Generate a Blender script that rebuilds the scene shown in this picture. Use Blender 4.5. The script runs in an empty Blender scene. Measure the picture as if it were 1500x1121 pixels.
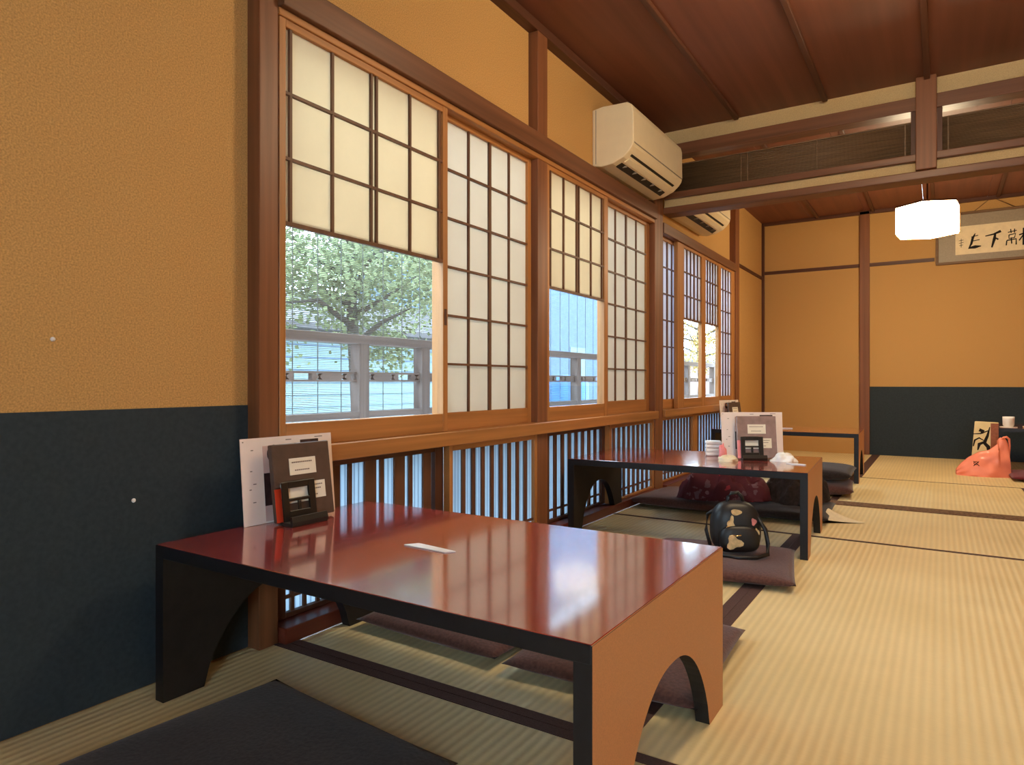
import bpy, bmesh, math, random
from mathutils import Vector, Matrix, noise
random.seed(7)
S = bpy.context.scene
COL = S.collection
PI = math.pi

# ------------------------------------------------------------------ materials
def srgb(r, g, b):
    f = lambda v: (v/255/12.92) if v/255 <= .04045 else ((v/255+.055)/1.055)**2.4
    return (f(r), f(g), f(b), 1)
MATS = {}
def newmat(name):
    m = bpy.data.materials.new(name); m.use_nodes = True
    nt = m.node_tree; nt.nodes.clear()
    out = nt.nodes.new('ShaderNodeOutputMaterial')
    MATS[name] = m
    return m, nt, out
def N(nt, t, **kw):
    n = nt.nodes.new(t)
    for k, v in kw.items():
        if k in n.inputs: n.inputs[k].default_value = v
        else: setattr(n, k, v)
    return n
def mat(name, col, rough=.6, spec=.5, noise_scale=None, var=.15, stretch=(1, 1, 1), bump=0, bump_scale=None, metal=0, coat=0, detail=4, sheen=0):
    """principled surface whose colour wanders a little with an object-space noise"""
    m, nt, out = newmat(name)
    p = N(nt, 'ShaderNodeBsdfPrincipled'); p.inputs['Roughness'].default_value = rough
    p.inputs['Specular IOR Level'].default_value = spec; p.inputs['Metallic'].default_value = metal
    p.inputs['Coat Weight'].default_value = coat; p.inputs['Sheen Weight'].default_value = sheen
    nt.links.new(p.outputs[0], out.inputs[0])
    p.inputs['Base Color'].default_value = col
    if noise_scale:
        tc = N(nt, 'ShaderNodeTexCoord'); mp = N(nt, 'ShaderNodeMapping'); mp.inputs['Scale'].default_value = stretch
        nt.links.new(tc.outputs['Object'], mp.inputs[0])
        nz = N(nt, 'ShaderNodeTexNoise', Scale=noise_scale, Detail=detail)
        nt.links.new(mp.outputs[0], nz.inputs['Vector'])
        cr = N(nt, 'ShaderNodeValToRGB')
        cr.color_ramp.elements[0].position = .3; cr.color_ramp.elements[1].position = .7
        cr.color_ramp.elements[0].color = tuple(c*(1-var) for c in col[:3])+(1,)
        cr.color_ramp.elements[1].color = tuple(min(1, c*(1+var)) for c in col[:3])+(1,)
        nt.links.new(nz.outputs[0], cr.inputs[0]); nt.links.new(cr.outputs[0], p.inputs['Base Color'])
        if bump:
            b = N(nt, 'ShaderNodeBump', Strength=bump, Distance=.003)
            if bump_scale:
                n2 = N(nt, 'ShaderNodeTexNoise', Scale=bump_scale, Detail=3)
                nt.links.new(mp.outputs[0], n2.inputs['Vector']); nt.links.new(n2.outputs[0], b.inputs['Height'])
            else: nt.links.new(nz.outputs[0], b.inputs['Height'])
            nt.links.new(b.outputs[0], p.inputs['Normal'])
    return m
def wood(name, col, rough=.45, var=.25, sc=9, spec=.35):
    for ax, st in (('x', (.12, 4, 4)), ('y', (4, .12, 4)), ('z', (4, 4, .12))):
        mat(name+'_'+ax, col, rough, spec, sc, var, st, .25)
def emis(name, col, s):
    m, nt, out = newmat(name); e = N(nt, 'ShaderNodeEmission', Strength=s); e.inputs[0].default_value = col
    nt.links.new(e.outputs[0], out.inputs[0]); return m
def paper(name, col, trans, tcol):
    m, nt, out = newmat(name)
    tc = N(nt, 'ShaderNodeTexCoord'); nz = N(nt, 'ShaderNodeTexNoise', Scale=6, Detail=8, Roughness=.7)
    nt.links.new(tc.outputs['Object'], nz.inputs['Vector'])
    cr = N(nt, 'ShaderNodeValToRGB'); cr.color_ramp.elements[0].position = .25; cr.color_ramp.elements[1].position = .75
    cr.color_ramp.elements[0].color = tuple(c*.95 for c in col[:3])+(1,); cr.color_ramp.elements[1].color = col
    nt.links.new(nz.outputs[0], cr.inputs[0])
    d = N(nt, 'ShaderNodeBsdfDiffuse'); t = N(nt, 'ShaderNodeBsdfTranslucent'); mx = N(nt, 'ShaderNodeMixShader', Fac=trans)
    tm = N(nt, 'ShaderNodeMix', data_type='RGBA', blend_type='MULTIPLY'); tm.inputs[0].default_value = 1; tm.inputs[7].default_value = tcol
    nt.links.new(cr.outputs[0], d.inputs[0]); nt.links.new(cr.outputs[0], tm.inputs[6]); nt.links.new(tm.outputs[2], t.inputs[0])
    nt.links.new(d.outputs[0], mx.inputs[1]); nt.links.new(t.outputs[0], mx.inputs[2]); nt.links.new(mx.outputs[0], out.inputs[0])
    return m
def glass(name):
    m, nt, out = newmat(name)
    t = N(nt, 'ShaderNodeBsdfTransparent'); t.inputs[0].default_value = (.94, .97, .97, 1)
    g = N(nt, 'ShaderNodeBsdfGlossy'); g.inputs['Roughness'].default_value = .02
    mx = N(nt, 'ShaderNodeMixShader', Fac=.06)
    nt.links.new(t.outputs[0], mx.inputs[1]); nt.links.new(g.outputs[0], mx.inputs[2]); nt.links.new(mx.outputs[0], out.inputs[0])
def tatami(name, c1, c2):
    m, nt, out = newmat(name)
    p = N(nt, 'ShaderNodeBsdfPrincipled', Roughness=.55); p.inputs['Specular IOR Level'].default_value = .35
    tc = N(nt, 'ShaderNodeTexCoord')
    w = N(nt, 'ShaderNodeTexWave', Scale=1/.024/ (2*PI) * 2*PI / 3.1416 * .5 * 3.1416, Distortion=.25, Detail=1)
    w.bands_direction = 'X'; w.inputs['Scale'].default_value = 14.0; w.inputs['Detail Scale'].default_value = 2
    nt.links.new(tc.outputs['Object'], w.inputs['Vector'])
    mp = N(nt, 'ShaderNodeMapping'); mp.inputs['Scale'].default_value = (30, 400, 30); nt.links.new(tc.outputs['Object'], mp.inputs[0])
    nz = N(nt, 'ShaderNodeTexNoise', Scale=1, Detail=2); nt.links.new(mp.outputs[0], nz.inputs['Vector'])
    n2 = N(nt, 'ShaderNodeTexNoise', Scale=2.2, Detail=3); nt.links.new(tc.outputs['Object'], n2.inputs['Vector'])
    cr = N(nt, 'ShaderNodeValToRGB'); cr.color_ramp.elements[0].position = .3; cr.color_ramp.elements[1].position = .7
    cr.color_ramp.elements[0].color = c1; cr.color_ramp.elements[1].color = c2
    nt.links.new(n2.outputs[0], cr.inputs[0])
    mx = N(nt, 'ShaderNodeMix', data_type='RGBA', blend_type='MULTIPLY'); mx.inputs[0].default_value = .10
    nt.links.new(cr.outputs[0], mx.inputs[6]); nt.links.new(w.outputs[0], mx.inputs[7])
    m2 = N(nt, 'ShaderNodeMix', data_type='RGBA', blend_type='MULTIPLY'); m2.inputs[0].default_value = .12
    nt.links.new(mx.outputs[2], m2.inputs[6]); nt.links.new(nz.outputs[0], m2.inputs[7])
    nt.links.new(m2.outputs[2], p.inputs['Base Color'])
    b = N(nt, 'ShaderNodeBump', Strength=.4, Distance=.003); nt.links.new(w.outputs[0], b.inputs['Height'])
    nt.links.new(b.outputs[0], p.inputs['Normal']); nt.links.new(p.outputs[0], out.inputs[0])
def spots(name, base, cols, scale):
    """printed cloth: coloured blossoms scattered over a ground colour"""
    m, nt, out = newmat(name); p = N(nt, 'ShaderNodeBsdfPrincipled', Roughness=.8)
    tc = N(nt, 'ShaderNodeTexCoord'); v = N(nt, 'ShaderNodeTexVoronoi', Scale=scale)
    nz = N(nt, 'ShaderNodeTexNoise', Scale=22, Detail=2); nt.links.new(tc.outputs['Object'], nz.inputs[0])
    va = N(nt, 'ShaderNodeMix', data_type='RGBA', blend_type='LINEAR_LIGHT'); va.inputs[0].default_value = .045
    nt.links.new(tc.outputs['Object'], va.inputs[6]); nt.links.new(nz.outputs['Color'], va.inputs[7]); nt.links.new(va.outputs[2], v.inputs['Vector'])
    lt = N(nt, 'ShaderNodeMath', operation='LESS_THAN'); lt.inputs[1].default_value = .42
    nt.links.new(v.outputs['Distance'], lt.inputs[0])
    cr = N(nt, 'ShaderNodeValToRGB'); cr.color_ramp.interpolation = 'CONSTANT'
    e = cr.color_ramp.elements; e[0].color = base; e[1].position = .55; e[1].color = cols[0]
    for i, c in enumerate(cols[1:]):
        k = e.new(.55+.4*(i+1)/len(cols)); k.color = c
    sp = N(nt, 'ShaderNodeSeparateColor'); nt.links.new(v.outputs['Color'], sp.inputs[0]); nt.links.new(sp.outputs[0], cr.inputs[0])
    mx = N(nt, 'ShaderNodeMix', data_type='RGBA'); mx.inputs[6].default_value = base
    nt.links.new(lt.outputs[0], mx.inputs[0]); nt.links.new(cr.outputs[0], mx.inputs[7])
    nt.links.new(mx.outputs[2], p.inputs['Base Color']); nt.links.new(p.outputs[0], out.inputs[0])

mat('plaster', srgb(191, 148, 92), .95, .1, 260, .24, bump=.35, detail=3)
mat('plaster_pale', srgb(192, 166, 122), .95, .1, 260, .14, bump=.5, detail=3)
mat('wainscot', srgb(48, 57, 62), .8, .2, 90, .12, bump=.15)
wood('post', srgb(122, 76, 48)); wood('sash', srgb(166, 112, 62)); wood('dark', srgb(84, 50, 34), .5); wood('lattice', srgb(96, 62, 42), .5)
wood('beam', srgb(108, 70, 48), .4); wood('ceil', srgb(110, 64, 46), .5, .16, 5); wood('base', srgb(104, 48, 34), .35)
wood('slat', srgb(112, 84, 58), .6); wood('weather', srgb(106, 94, 90), .8)
paper('shoji', (.88, .88, .85, 1), .5, (.64, .57, .49, 1))
paper('shoji_warm', (.84, .79, .67, 1), .52, (.80, .71, .60, 1))
paper('shoji_sky_tint', (.88, .88, .88, 1), .5, (.66, .68, .74, 1))  # far window's bluer sky light put into the paper colour
glass('glass')
def frosted(name):
    m, nt, out = newmat(name)
    tc = N(nt, 'ShaderNodeTexCoord'); w = N(nt, 'ShaderNodeTexWave', Scale=16, Distortion=.2); w.bands_direction = 'Y'
    nt.links.new(tc.outputs['Object'], w.inputs[0])
    cr = N(nt, 'ShaderNodeValToRGB'); cr.color_ramp.elements[0].position = .0; cr.color_ramp.elements[1].position = .35
    cr.color_ramp.elements[0].color = (.26, .31, .36, 1); cr.color_ramp.elements[1].color = (.48, .55, .60, 1)
    nt.links.new(w.outputs[0], cr.inputs[0])
    t = N(nt, 'ShaderNodeBsdfTranslucent'); nt.links.new(cr.outputs[0], t.inputs[0])
    g = N(nt, 'ShaderNodeBsdfDiffuse'); nt.links.new(cr.outputs[0], g.inputs[0])
    mx = N(nt, 'ShaderNodeMixShader', Fac=.15); nt.links.new(t.outputs[0], mx.inputs[1]); nt.links.new(g.outputs[0], mx.inputs[2]); nt.links.new(mx.outputs[0], out.inputs[0])
frosted('ribbed_glass')
tatami('tatami', srgb(226, 204, 150), srgb(238, 218, 166))
mat('heri', srgb(84, 62, 58), .85, .2, 300, .2, bump=.1)
mat('heri_pattern', srgb(112, 84, 62), .85, .2, 70, .5)
mat('lacquer_red', srgb(150, 54, 46), .14, .5, 3, .1, coat=1)
_p = MATS['lacquer_red'].node_tree.nodes['Principled BSDF']
_p.inputs['Coat Roughness'].default_value = .09; _p.inputs['Coat IOR'].default_value = 2.0
mat('laminate_brown', srgb(182, 122, 78), .45, .4, 500, .12)
mat('black_edge', srgb(26, 26, 30), .4, .4, 60, .2)
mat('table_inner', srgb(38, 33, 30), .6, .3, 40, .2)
mat('cushion', srgb(92, 60, 52), .9, .1, 120, .25, bump=.4, sheen=.2)
mat('cushion_dark', srgb(52, 44, 42), .9, .1, 120, .25, bump=.4, sheen=.15)
mat('cushion_plum', srgb(108, 44, 52), .9, .1, 150, .3, bump=.4, sheen=.2)
mat('card', srgb(236, 222, 214), .35, .5, 30, .02)
mat('white', srgb(238, 236, 232), .45, .4, 40, .02)
mat('white_label', srgb(232, 226, 208), .6, .3, 40, .03)
mat('ink', srgb(30, 26, 26), .7, .2, 40, .1)
mat('ink_grey', srgb(128, 116, 108), .7, .2, 40, .1)
mat('print_dark', srgb(62, 42, 40), .4, .4, 45, .5)
mat('print_pink', srgb(214, 178, 168), .4, .4, 20, .08)
mat('print_red', srgb(206, 64, 36), .4, .4, 20, .12)
mat('print_food', srgb(172, 112, 74), .4, .4, 60, .4)
mat('book_brown', srgb(84, 66, 56), .5, .35, 25, .18, bump=.2)
mat('book_grey', srgb(146, 124, 120), .25, .5, 25, .18, bump=.3)
mat('stand_black', srgb(24, 22, 22), .35, .5, 40, .2)
mat('ac_white', srgb(232, 216, 180), .4, .45, 20, .02)
mat('ac_dark', srgb(36, 32, 28), .6, .3, 40, .3)
mat('ac_mid', srgb(150, 142, 126), .5, .4, 40, .1)
mat('frame_grey', srgb(152, 138, 116), .5, .4, 80, .08)
mat('calligraphy_paper', srgb(232, 214, 176), .9, .1, 30, .05)
mat('metal', srgb(200, 195, 185), .3, .5, 30, .05, metal=.8)
mat('orange_plastic', srgb(255, 146, 118), .4, .4, 14, .08, coat=.1)
mat('bag_cream', srgb(228, 210, 160), .6, .3, 20, .04)
mat('bag_brown', srgb(150, 92, 70), .7, .3, 60, .15)
mat('cream_cloth', srgb(232, 218, 186), .85, .2, 60, .06, bump=.2)
mat('coat_dark', srgb(44, 36, 36), .9, .2, 60, .3, bump=.4)
mat('bag_black', srgb(22, 22, 25), .45, .5, 40, .3)
mat('emblem_gold', srgb(210, 180, 130), .5, .4, 60, .25)
mat('emblem_pink', srgb(200, 120, 116), .5, .4, 40, .2)
mat('gold_metal', srgb(220, 190, 130), .25, .5, 30, .1, metal=.8)
mat('pink_tissue', srgb(244, 150, 150), .8, .2, 30, .1)
spots('floral', srgb(82, 20, 34), [srgb(132, 92, 98), srgb(150, 44, 58), srgb(104, 72, 80)], 17)
mat('plastic_ivory', srgb(196, 184, 156), .4, .4, 30, .05)
emis('lamp_paper', (1.0, .79, .50, 1), 54)
emis('lamp_paper_added', (1.0, .79, .50, 1), 15)  # weaker glow for the added lantern at the right
mat('ext_wall', srgb(122, 142, 146), .9, .1, 3, .04)
mat('ext_wall_grey', srgb(92, 110, 134), .9, .1, 6, .12)
mat('ext_wall_pink', srgb(140, 116, 112), .9, .1, 6, .12)
mat('ext_roof', srgb(84, 80, 82), .8, .2, 8, .2)
mat('ext_ground', srgb(120, 120, 118), .9, .1, 2, .12)
mat('ext_blue', srgb(44, 96, 150), .5, .4, 5, .1)
mat('leaf', srgb(122, 130, 90), .7, .3, 4, .4)
mat('leaf_yellow', srgb(150, 124, 66), .7, .3, 4, .3)
mat('bark', srgb(66, 60, 56), .9, .1, 12, .3)
mat('bamboo', srgb(98, 100, 96), .7, .3, 60, .2)
wood('reed', srgb(104, 80, 56), .6, .35, 30)

# ------------------------------------------------------------------ mesh helpers
class MB:
    def __init__(s): s.v = []; s.f = []; s.mi = []; s.sm = []
    def add(s, vs, fs, mi=0, sm=False):
        o = len(s.v); s.v += [tuple(v) for v in vs]
        for f in fs: s.f.append(tuple(i+o for i in f)); s.mi.append(mi); s.sm.append(sm)
    def box(s, x0, x1, y0, y1, z0, z1, mi=0, M=None):
        vs = [Vector(p) for p in ((x0, y0, z0), (x1, y0, z0), (x1, y1, z0), (x0, y1, z0), (x0, y0, z1), (x1, y0, z1), (x1, y1, z1), (x0, y1, z1))]
        if M: vs = [M @ v for v in vs]
        s.add(vs, [(0, 3, 2, 1), (4, 5, 6, 7), (0, 1, 5, 4), (1, 2, 6, 5), (2, 3, 7, 6), (3, 0, 4, 7)], mi); return s
    def prism(s, prof, axis, a, b, mi=0, M=None, sm=False):
        """a closed outline of (u, v) pulled along an axis: x (u=y, v=z), y (u=x, v=z), z (u=x, v=y)"""
        P = {'x': lambda u, v, t: (t, u, v), 'y': lambda u, v, t: (u, t, v), 'z': lambda u, v, t: (u, v, t)}[axis]
        n = len(prof); vs = [Vector(P(u, v, a)) for u, v in prof]+[Vector(P(u, v, b)) for u, v in prof]
        if M: vs = [M @ v for v in vs]
        s.add(vs, [tuple(range(n-1, -1, -1)), tuple(range(n, 2*n))], mi)
        s.add(vs, [(i, (i+1) % n, n+(i+1) % n, n+i) for i in range(n)], mi, sm); return s
    def tube(s, pts, r, k=6, mi=0, closed=False):
        pts = [Vector(p) for p in pts]; n = len(pts); rings = []
        R = r if isinstance(r, (list, tuple)) else [r]*n
        for i, p in enumerate(pts):
            if closed: d = pts[(i+1) % n]-pts[i-1]
            else: d = pts[min(i+1, n-1)]-pts[max(i-1, 0)]
            d = d.normalized() if d.length > 1e-9 else Vector((0, 0, 1))
            up = Vector((0, 0, 1)) if abs(d.z) < .9 else Vector((1, 0, 0))
            a = d.cross(up).normalized(); b = d.cross(a)
            rings.append([p+(a*math.cos(2*PI*j/k)+b*math.sin(2*PI*j/k))*R[i] for j in range(k)])
        vs = [v for q in rings for v in q]; fs = []
        for i in range(n if closed else n-1):
            i2 = (i+1) % n
            for j in range(k): fs.append((i*k+j, i*k+(j+1) % k, i2*k+(j+1) % k, i2*k+j))
        s.add(vs, fs, mi, True)
        if not closed: s.add(rings[0], [tuple(range(k))], mi); s.add(rings[-1], [tuple(range(k-1, -1, -1))], mi)
        return s
    def lathe(s, prof, c=(0, 0, 0), k=24, mi=0):
        vs = []; fs = []
        for r, z in prof:
            for j in range(k): vs.append((c[0]+r*math.cos(2*PI*j/k), c[1]+r*math.sin(2*PI*j/k), c[2]+z))
        for i in range(len(prof)-1):
            for j in range(k): fs.append((i*k+j, i*k+(j+1) % k, (i+1)*k+(j+1) % k, (i+1)*k+j))
        s.add(vs, fs, mi, True); return s
    def grid(s, fn, nu, nv, mi=0):
        vs = [fn(i/nu, j/nv) for i in range(nu+1) for j in range(nv+1)]
        fs = [(i*(nv+1)+j, (i+1)*(nv+1)+j, (i+1)*(nv+1)+j+1, i*(nv+1)+j+1) for i in range(nu) for j in range(nv)]
        s.add(vs, fs, mi, True); return s
    def build(s, name, mats, parent=None, bevel=0, loc=None, subsurf=0, seg=2):
        me = bpy.data.meshes.new(name); me.from_pydata(s.v, [], s.f)
        mats = mats if isinstance(mats, (list, tuple)) else [mats]
        for m in mats: me.materials.append(MATS[m])
        me.polygons.foreach_set('material_index', s.mi); me.polygons.foreach_set('use_smooth', s.sm)
        bm = bmesh.new(); bm.from_mesh(me); bmesh.ops.remove_doubles(bm, verts=bm.verts, dist=1e-6)
        bmesh.ops.recalc_face_normals(bm, faces=bm.faces); bm.to_mesh(me); bm.free()
        o = bpy.data.objects.new(name, me); COL.objects.link(o)
        if loc: o.location = loc
        if parent: o.parent = parent
        if bevel:
            b = o.modifiers.new('bevel', 'BEVEL'); b.width = bevel; b.segments = seg; b.limit_method = 'ANGLE'; b.angle_limit = math.radians(40)
        if subsurf:
            b = o.modifiers.new('sub', 'SUBSURF'); b.levels = b.render_levels = subsurf
        return o
def empty(name, loc=(0, 0, 0), rz=0):
    o = bpy.data.objects.new(name, None); COL.objects.link(o); o.location = loc; o.rotation_euler.z = rz; o.empty_display_size = .1
    return o
def tag(o, label, cat, group=None, kind=None):
    o['label'] = label; o['category'] = cat
    if group: o['group'] = group
    if kind: o['kind'] = kind
    return o
def thing(name, label, cat, loc=(0, 0, 0), rz=0, group=None): return tag(empty(name, loc, rz), label, cat, group)
def struct(name, label, cat, loc=(0, 0, 0)): return tag(empty(name, loc), label, cat, None, 'structure')
def sobj(o, label, cat): return tag(o, label, cat, None, 'structure')
def copy_tree(o, parent=None):
    c = o.copy(); COL.objects.link(c)
    if parent: c.parent = parent
    for ch in list(o.children): copy_tree(ch, c)
    return c
def box(name, m, x0, x1, y0, y1, z0, z1, parent=None, bevel=0): return MB().box(x0, x1, y0, y1, z0, z1).build(name, m, parent, bevel)

# ------------------------------------------------------------------ the room: floor
CEIL1, CEIL2, YF, XR, YB = 2.362, 2.42, 7.55, 3.35, -1.7
fl = struct('floor', 'straw coloured tatami floor of mats edged with dark brown cloth', 'floor')
box('subfloor', 'dark_y', -.1, XR+.1, YB-.1, YF+.1, -.09, -.045, fl)
def mat_(x0, x1, y0, y1, edges, m='tatami'):
    t = MB().box(x0, x1, y0, y1, -.045, 0).build('tatami_mat', m, fl, .004)
    for side, w in edges.items():
        e = .0016
        a = {'W': (x0, x0+w, y0, y1), 'E': (x1-w, x1, y0, y1), 'S': (x0, x1, y0, y0+w), 'N': (x0, x1, y1-w, y1)}[side]
        MB().box(a[0], a[1], a[2], a[3], -.002, e).build('cloth_border', 'heri', t)
xs = .982
H = .034
mat_(-.048, 1.95, .28, 1.232, {'N': .03, 'S': .03})
mat_(1.952, XR, .28, 1.232, {'N': .03, 'S': .03})
mat_(-.048, 1.95, YB, .278, {'N': .024})
mat_(1.952, XR, YB, .278, {'N': .024})
mat_(.03, xs, 1.234, 3.395, {'S': .03, 'E': H})
mat_(xs+.001, 1.95, 1.234, 3.395, {'W': H, 'E': H})
mat_(1.952, XR, 1.234, 3.395, {'W': H})
mat_(.03, 1.95, 3.397, 4.355, {'S': .018})
mat_(1.952, XR, 3.397, 4.355, {'S': .018})
box('threshold', 'heri_pattern', .03, XR, 4.357, 4.49, -.045, .004, fl)
mat_(.03, 1.0, 4.492, 5.70, {'E': H})
mat_(1.001, 2.0, 4.492, 5.70, {'W': .008})
mat_(2.002, XR, 4.492, 5.70, {'W': H})
mat_(.03, 1.0, 5.702, YF, {'E': H, 'S': .012})
mat_(1.001, XR, 5.702, YF, {'W': H, 'S': .006})

# ------------------------------------------------------------------ the room: walls
wl = struct('wall_left', 'ochre sand plaster wall beside and above the windows', 'wall')
PX = -.05
box('plaster_panel', 'plaster', -.13, PX, YB, 1.155, -.09, CEIL1, wl)
box('wainscot_paper', 'wainscot', PX-.001, PX+.002, YB, 1.155, 0, .658, wl)
box('plaster_panel', 'plaster', -.13, PX, 1.22, 2.64, 1.80, CEIL1, wl)
box('plaster_panel', 'plaster', -.13, PX, 2.71, 4.11, 1.80, CEIL1, wl)
box('plaster_panel', 'plaster', -.13, PX, 4.24, 6.11, 1.76, CEIL2, wl)
box('plaster_panel', 'plaster', -.16, -.08, 6.2, YF, -.09, CEIL2, wl)
box('baseboard_strip', 'dark_y', -.08, -.068, 6.24, YF, 1.815, 1.845, wl)
for k, (y0, z0) in enumerate(((.679, .811), (.848, .444))):
    b = MB(); b.lathe([(0, .004), (.0035, .0035), (.005, .001), (.0052, 0)], k=12)
    o = b.build('push_pin', 'white', None); o.location = (PX+.0015, y0, z0); o.rotation_euler.y = PI/2
    tag(o, ['small white push pin in the ochre plaster left of the window post', 'small white push pin in the dark blue wainscot'][k], 'pin', 'white pins in the left wall')

wf = struct('wall_back', 'far ochre plaster wall with a brown post and blue wainscot on its right', 'wall')
box('plaster_panel', 'plaster', -.1, .86, YF, YF+.08, -.09, CEIL2, wf)
box('plaster_panel', 'plaster', .94, XR, YF, YF+.08, -.09, CEIL2, wf)
box('wainscot_paper', 'wainscot', .945, XR, YF-.002, YF+.001, 0, .676, wf)
box('post', 'post_z', .855, .945, YF-.03, YF+.05, 0, CEIL2, wf, .004)
box('rail', 'dark_x', -.08, .856, YF-.012, YF, 1.868, 1.902, wf)
box('rail', 'dark_x', .944, 1.49, YF-.012, YF, 1.868, 1.902, wf)
box('corner_post', 'dark_z', -.082, -.055, YF-.035, YF+.01, 0, CEIL2, wf)
box('cornice', 'dark_x', -.08, XR, YF-.03, YF, CEIL2-.03, CEIL2, wf)
wr = struct('wall_right', 'plaster wall on the right side of the rooms', 'wall')
box('plaster_panel', 'plaster', XR, XR+.08, YB, YF, -.09, CEIL2, wr)
wn = struct('wall_front', 'plaster wall behind the viewer', 'wall')
for d_ in ((-.13, 1.75, -.09, CEIL1), (2.95, XR, -.09, CEIL1), (1.75, 2.95, -.09, .35), (1.75, 2.95, 1.85, CEIL1)):
    box('plaster_panel', 'plaster', d_[0], d_[1], YB-.08, YB, d_[2], d_[3], wn)
w7 = struct('window_7', 'clear glass window in the wall behind the viewer', 'window')
for d_ in ((1.75, 1.79, .35, 1.85), (2.91, 2.95, .35, 1.85), (2.33, 2.37, .35, 1.85)): box('frame_stile', 'sash_z', d_[0], d_[1], YB-.06, YB-.02, d_[2], d_[3], w7)
for d_ in ((1.79, 2.91, .35, .39), (1.79, 2.91, 1.81, 1.85)): box('frame_rail', 'sash_x', d_[0], d_[1], YB-.06, YB-.02, d_[2], d_[3], w7)
box('glass_pane', 'glass', 1.79, 2.91, YB-.042, YB-.038, .39, 1.81, w7)

# posts and rails of the window wall
def trim(n, m, dims, label, bevel=.003):
    return sobj(box('trim_%d' % n, m, *dims, None, bevel), label, 'trim')
trim(1, 'post_z', (-.11, 0, 1.155, 1.217, -.03, CEIL1-.045), 'reddish brown post at the left edge of the windows')
trim(2, 'post_z', (-.11, 0, 2.633, 2.722, 0, CEIL1-.045), 'slim brown post between the two window bays')
trim(3, 'post_z', (-.11, .004, 4.105, 4.25, 0, CEIL1), 'dark brown post where the two rooms meet')
trim(4, 'post_z', (-.14, .004, 6.105, 6.235, 0, CEIL2), 'brown corner post at the far end of the windows')
trim(5, 'beam_y', (-.06, .022, 1.217, 4.104, 1.757, 1.842), 'long brown rail above the near windows')
trim(6, 'sash_y', (-.1, .004, 1.217, 4.104, 1.735, 1.7565), 'light brown grooved head track of the near windows')
trim(7, 'beam_y', (-.1, .012, 4.251, 6.104, 1.70, 1.768), 'brown head rail of the far windows')
trim(8, 'sash_y', (-.1, .03, 1.217, 4.104, .487, .537), 'brown sill ledge under the near windows')
trim(9, 'sash_y', (-.1, .02, 4.251, 6.104, .487, .537), 'brown sill ledge under the far windows')
trim(10, 'base_y', (-.1, .03, 1.217, 4.104, 0, .045), 'dark red brown base board under the near lattice')
trim(11, 'base_y', (-.1, .03, 4.251, 6.104, 0, .045), 'dark red brown base board under the far lattice')
trim(12, 'dark_y', (-.06, .0, YB, 4.22, CEIL1-.044, CEIL1), 'dark cornice strip along the ceiling above the windows')

# ------------------------------------------------------------------ ceilings
ce = struct('ceiling', 'dark reddish brown board ceiling with thin battens', 'ceiling')
bd = MB()
x = -.02
for i in range(7):
    bd.box(x+.002, x+.5, YB, 4.30, CEIL1, CEIL1+.02); x += .5
bd.build('board_panel', 'ceil_y', ce)
for xb in (.475, .976, 1.477, 1.978, 2.479, 2.98):
    MB().box(xb-.014, xb+.014, YB, 4.25, CEIL1-.022, CEIL1).build('batten', 'dark_y', ce, .003)
bd = MB()
for i in range(7): bd.box(-.1+i*.5+.002, -.1+i*.5+.5, 4.35, YF, CEIL2, CEIL2+.02)
bd.build('board_panel', 'ceil_y', ce)
for xb in (.475, .976, 1.477, 1.978, 2.479, 2.98):
    MB().box(xb-.014, xb+.014, 4.36, YF, CEIL2-.02, CEIL2).build('batten', 'dark_y', ce, .003)
box('lining', 'dark_x', -.1, XR, 4.30, 4.36, CEIL1, CEIL2+.02, ce)

# ------------------------------------------------------------------ lintel wall between the two rooms
wm = struct('wall_middle', 'lintel wall between the rooms with reed screens and plaster strips', 'wall')
box('plaster_strip', 'plaster_pale', .005, XR, 4.28, 4.33, 2.262, CEIL1, wm)
box('upper_rail', 'beam_x', .005, XR, 4.245, 4.35, 2.19, 2.265, wm, .004)
box('lower_rail', 'beam_x', .005, XR, 4.25, 4.35, 1.918, 1.957, wm, .004)
box('plaster_strip', 'plaster_pale', .005, XR, 4.28, 4.33, 1.858, 1.92, wm)
box('head_rail', 'beam_x', .005, XR, 4.245, 4.37, 1.818, 1.862, wm, .005)
box('hanging_post', 'post_z', 1.425, 1.522, 4.225, 4.36, 1.863, CEIL1, wm, .004)
for xa, xb in ((.01, 1.424), (1.523, XR)):
    for xx in ((xa, xa+.02), (xb-.022, xb)) if xb < 2 else ((xa, xa+.024),):
        MB().box(xx[0], xx[1], 4.26, 4.34, 1.957, 2.19).build('jamb', 'dark_z', wm)
    r = MB()
    for i in range(23): r.tube([(xa+.022, 4.295, 1.961+i*.0079), (min(xb, XR)-.022, 4.295, 1.961+i*.0079)], .0043, 5)
    for xx in [xa+.05+(xb-xa-.1)*q for q in (0, .33, .36, .66, 1)]: r.box(xx-.004, xx+.004, 4.286, 4.291, 1.958, 2.141)
    r.box(xa+.022, xb-.022, 4.287, 4.303, 2.139, 2.146)
    r.build('reed_screen', 'reed_x', wm)

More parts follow.
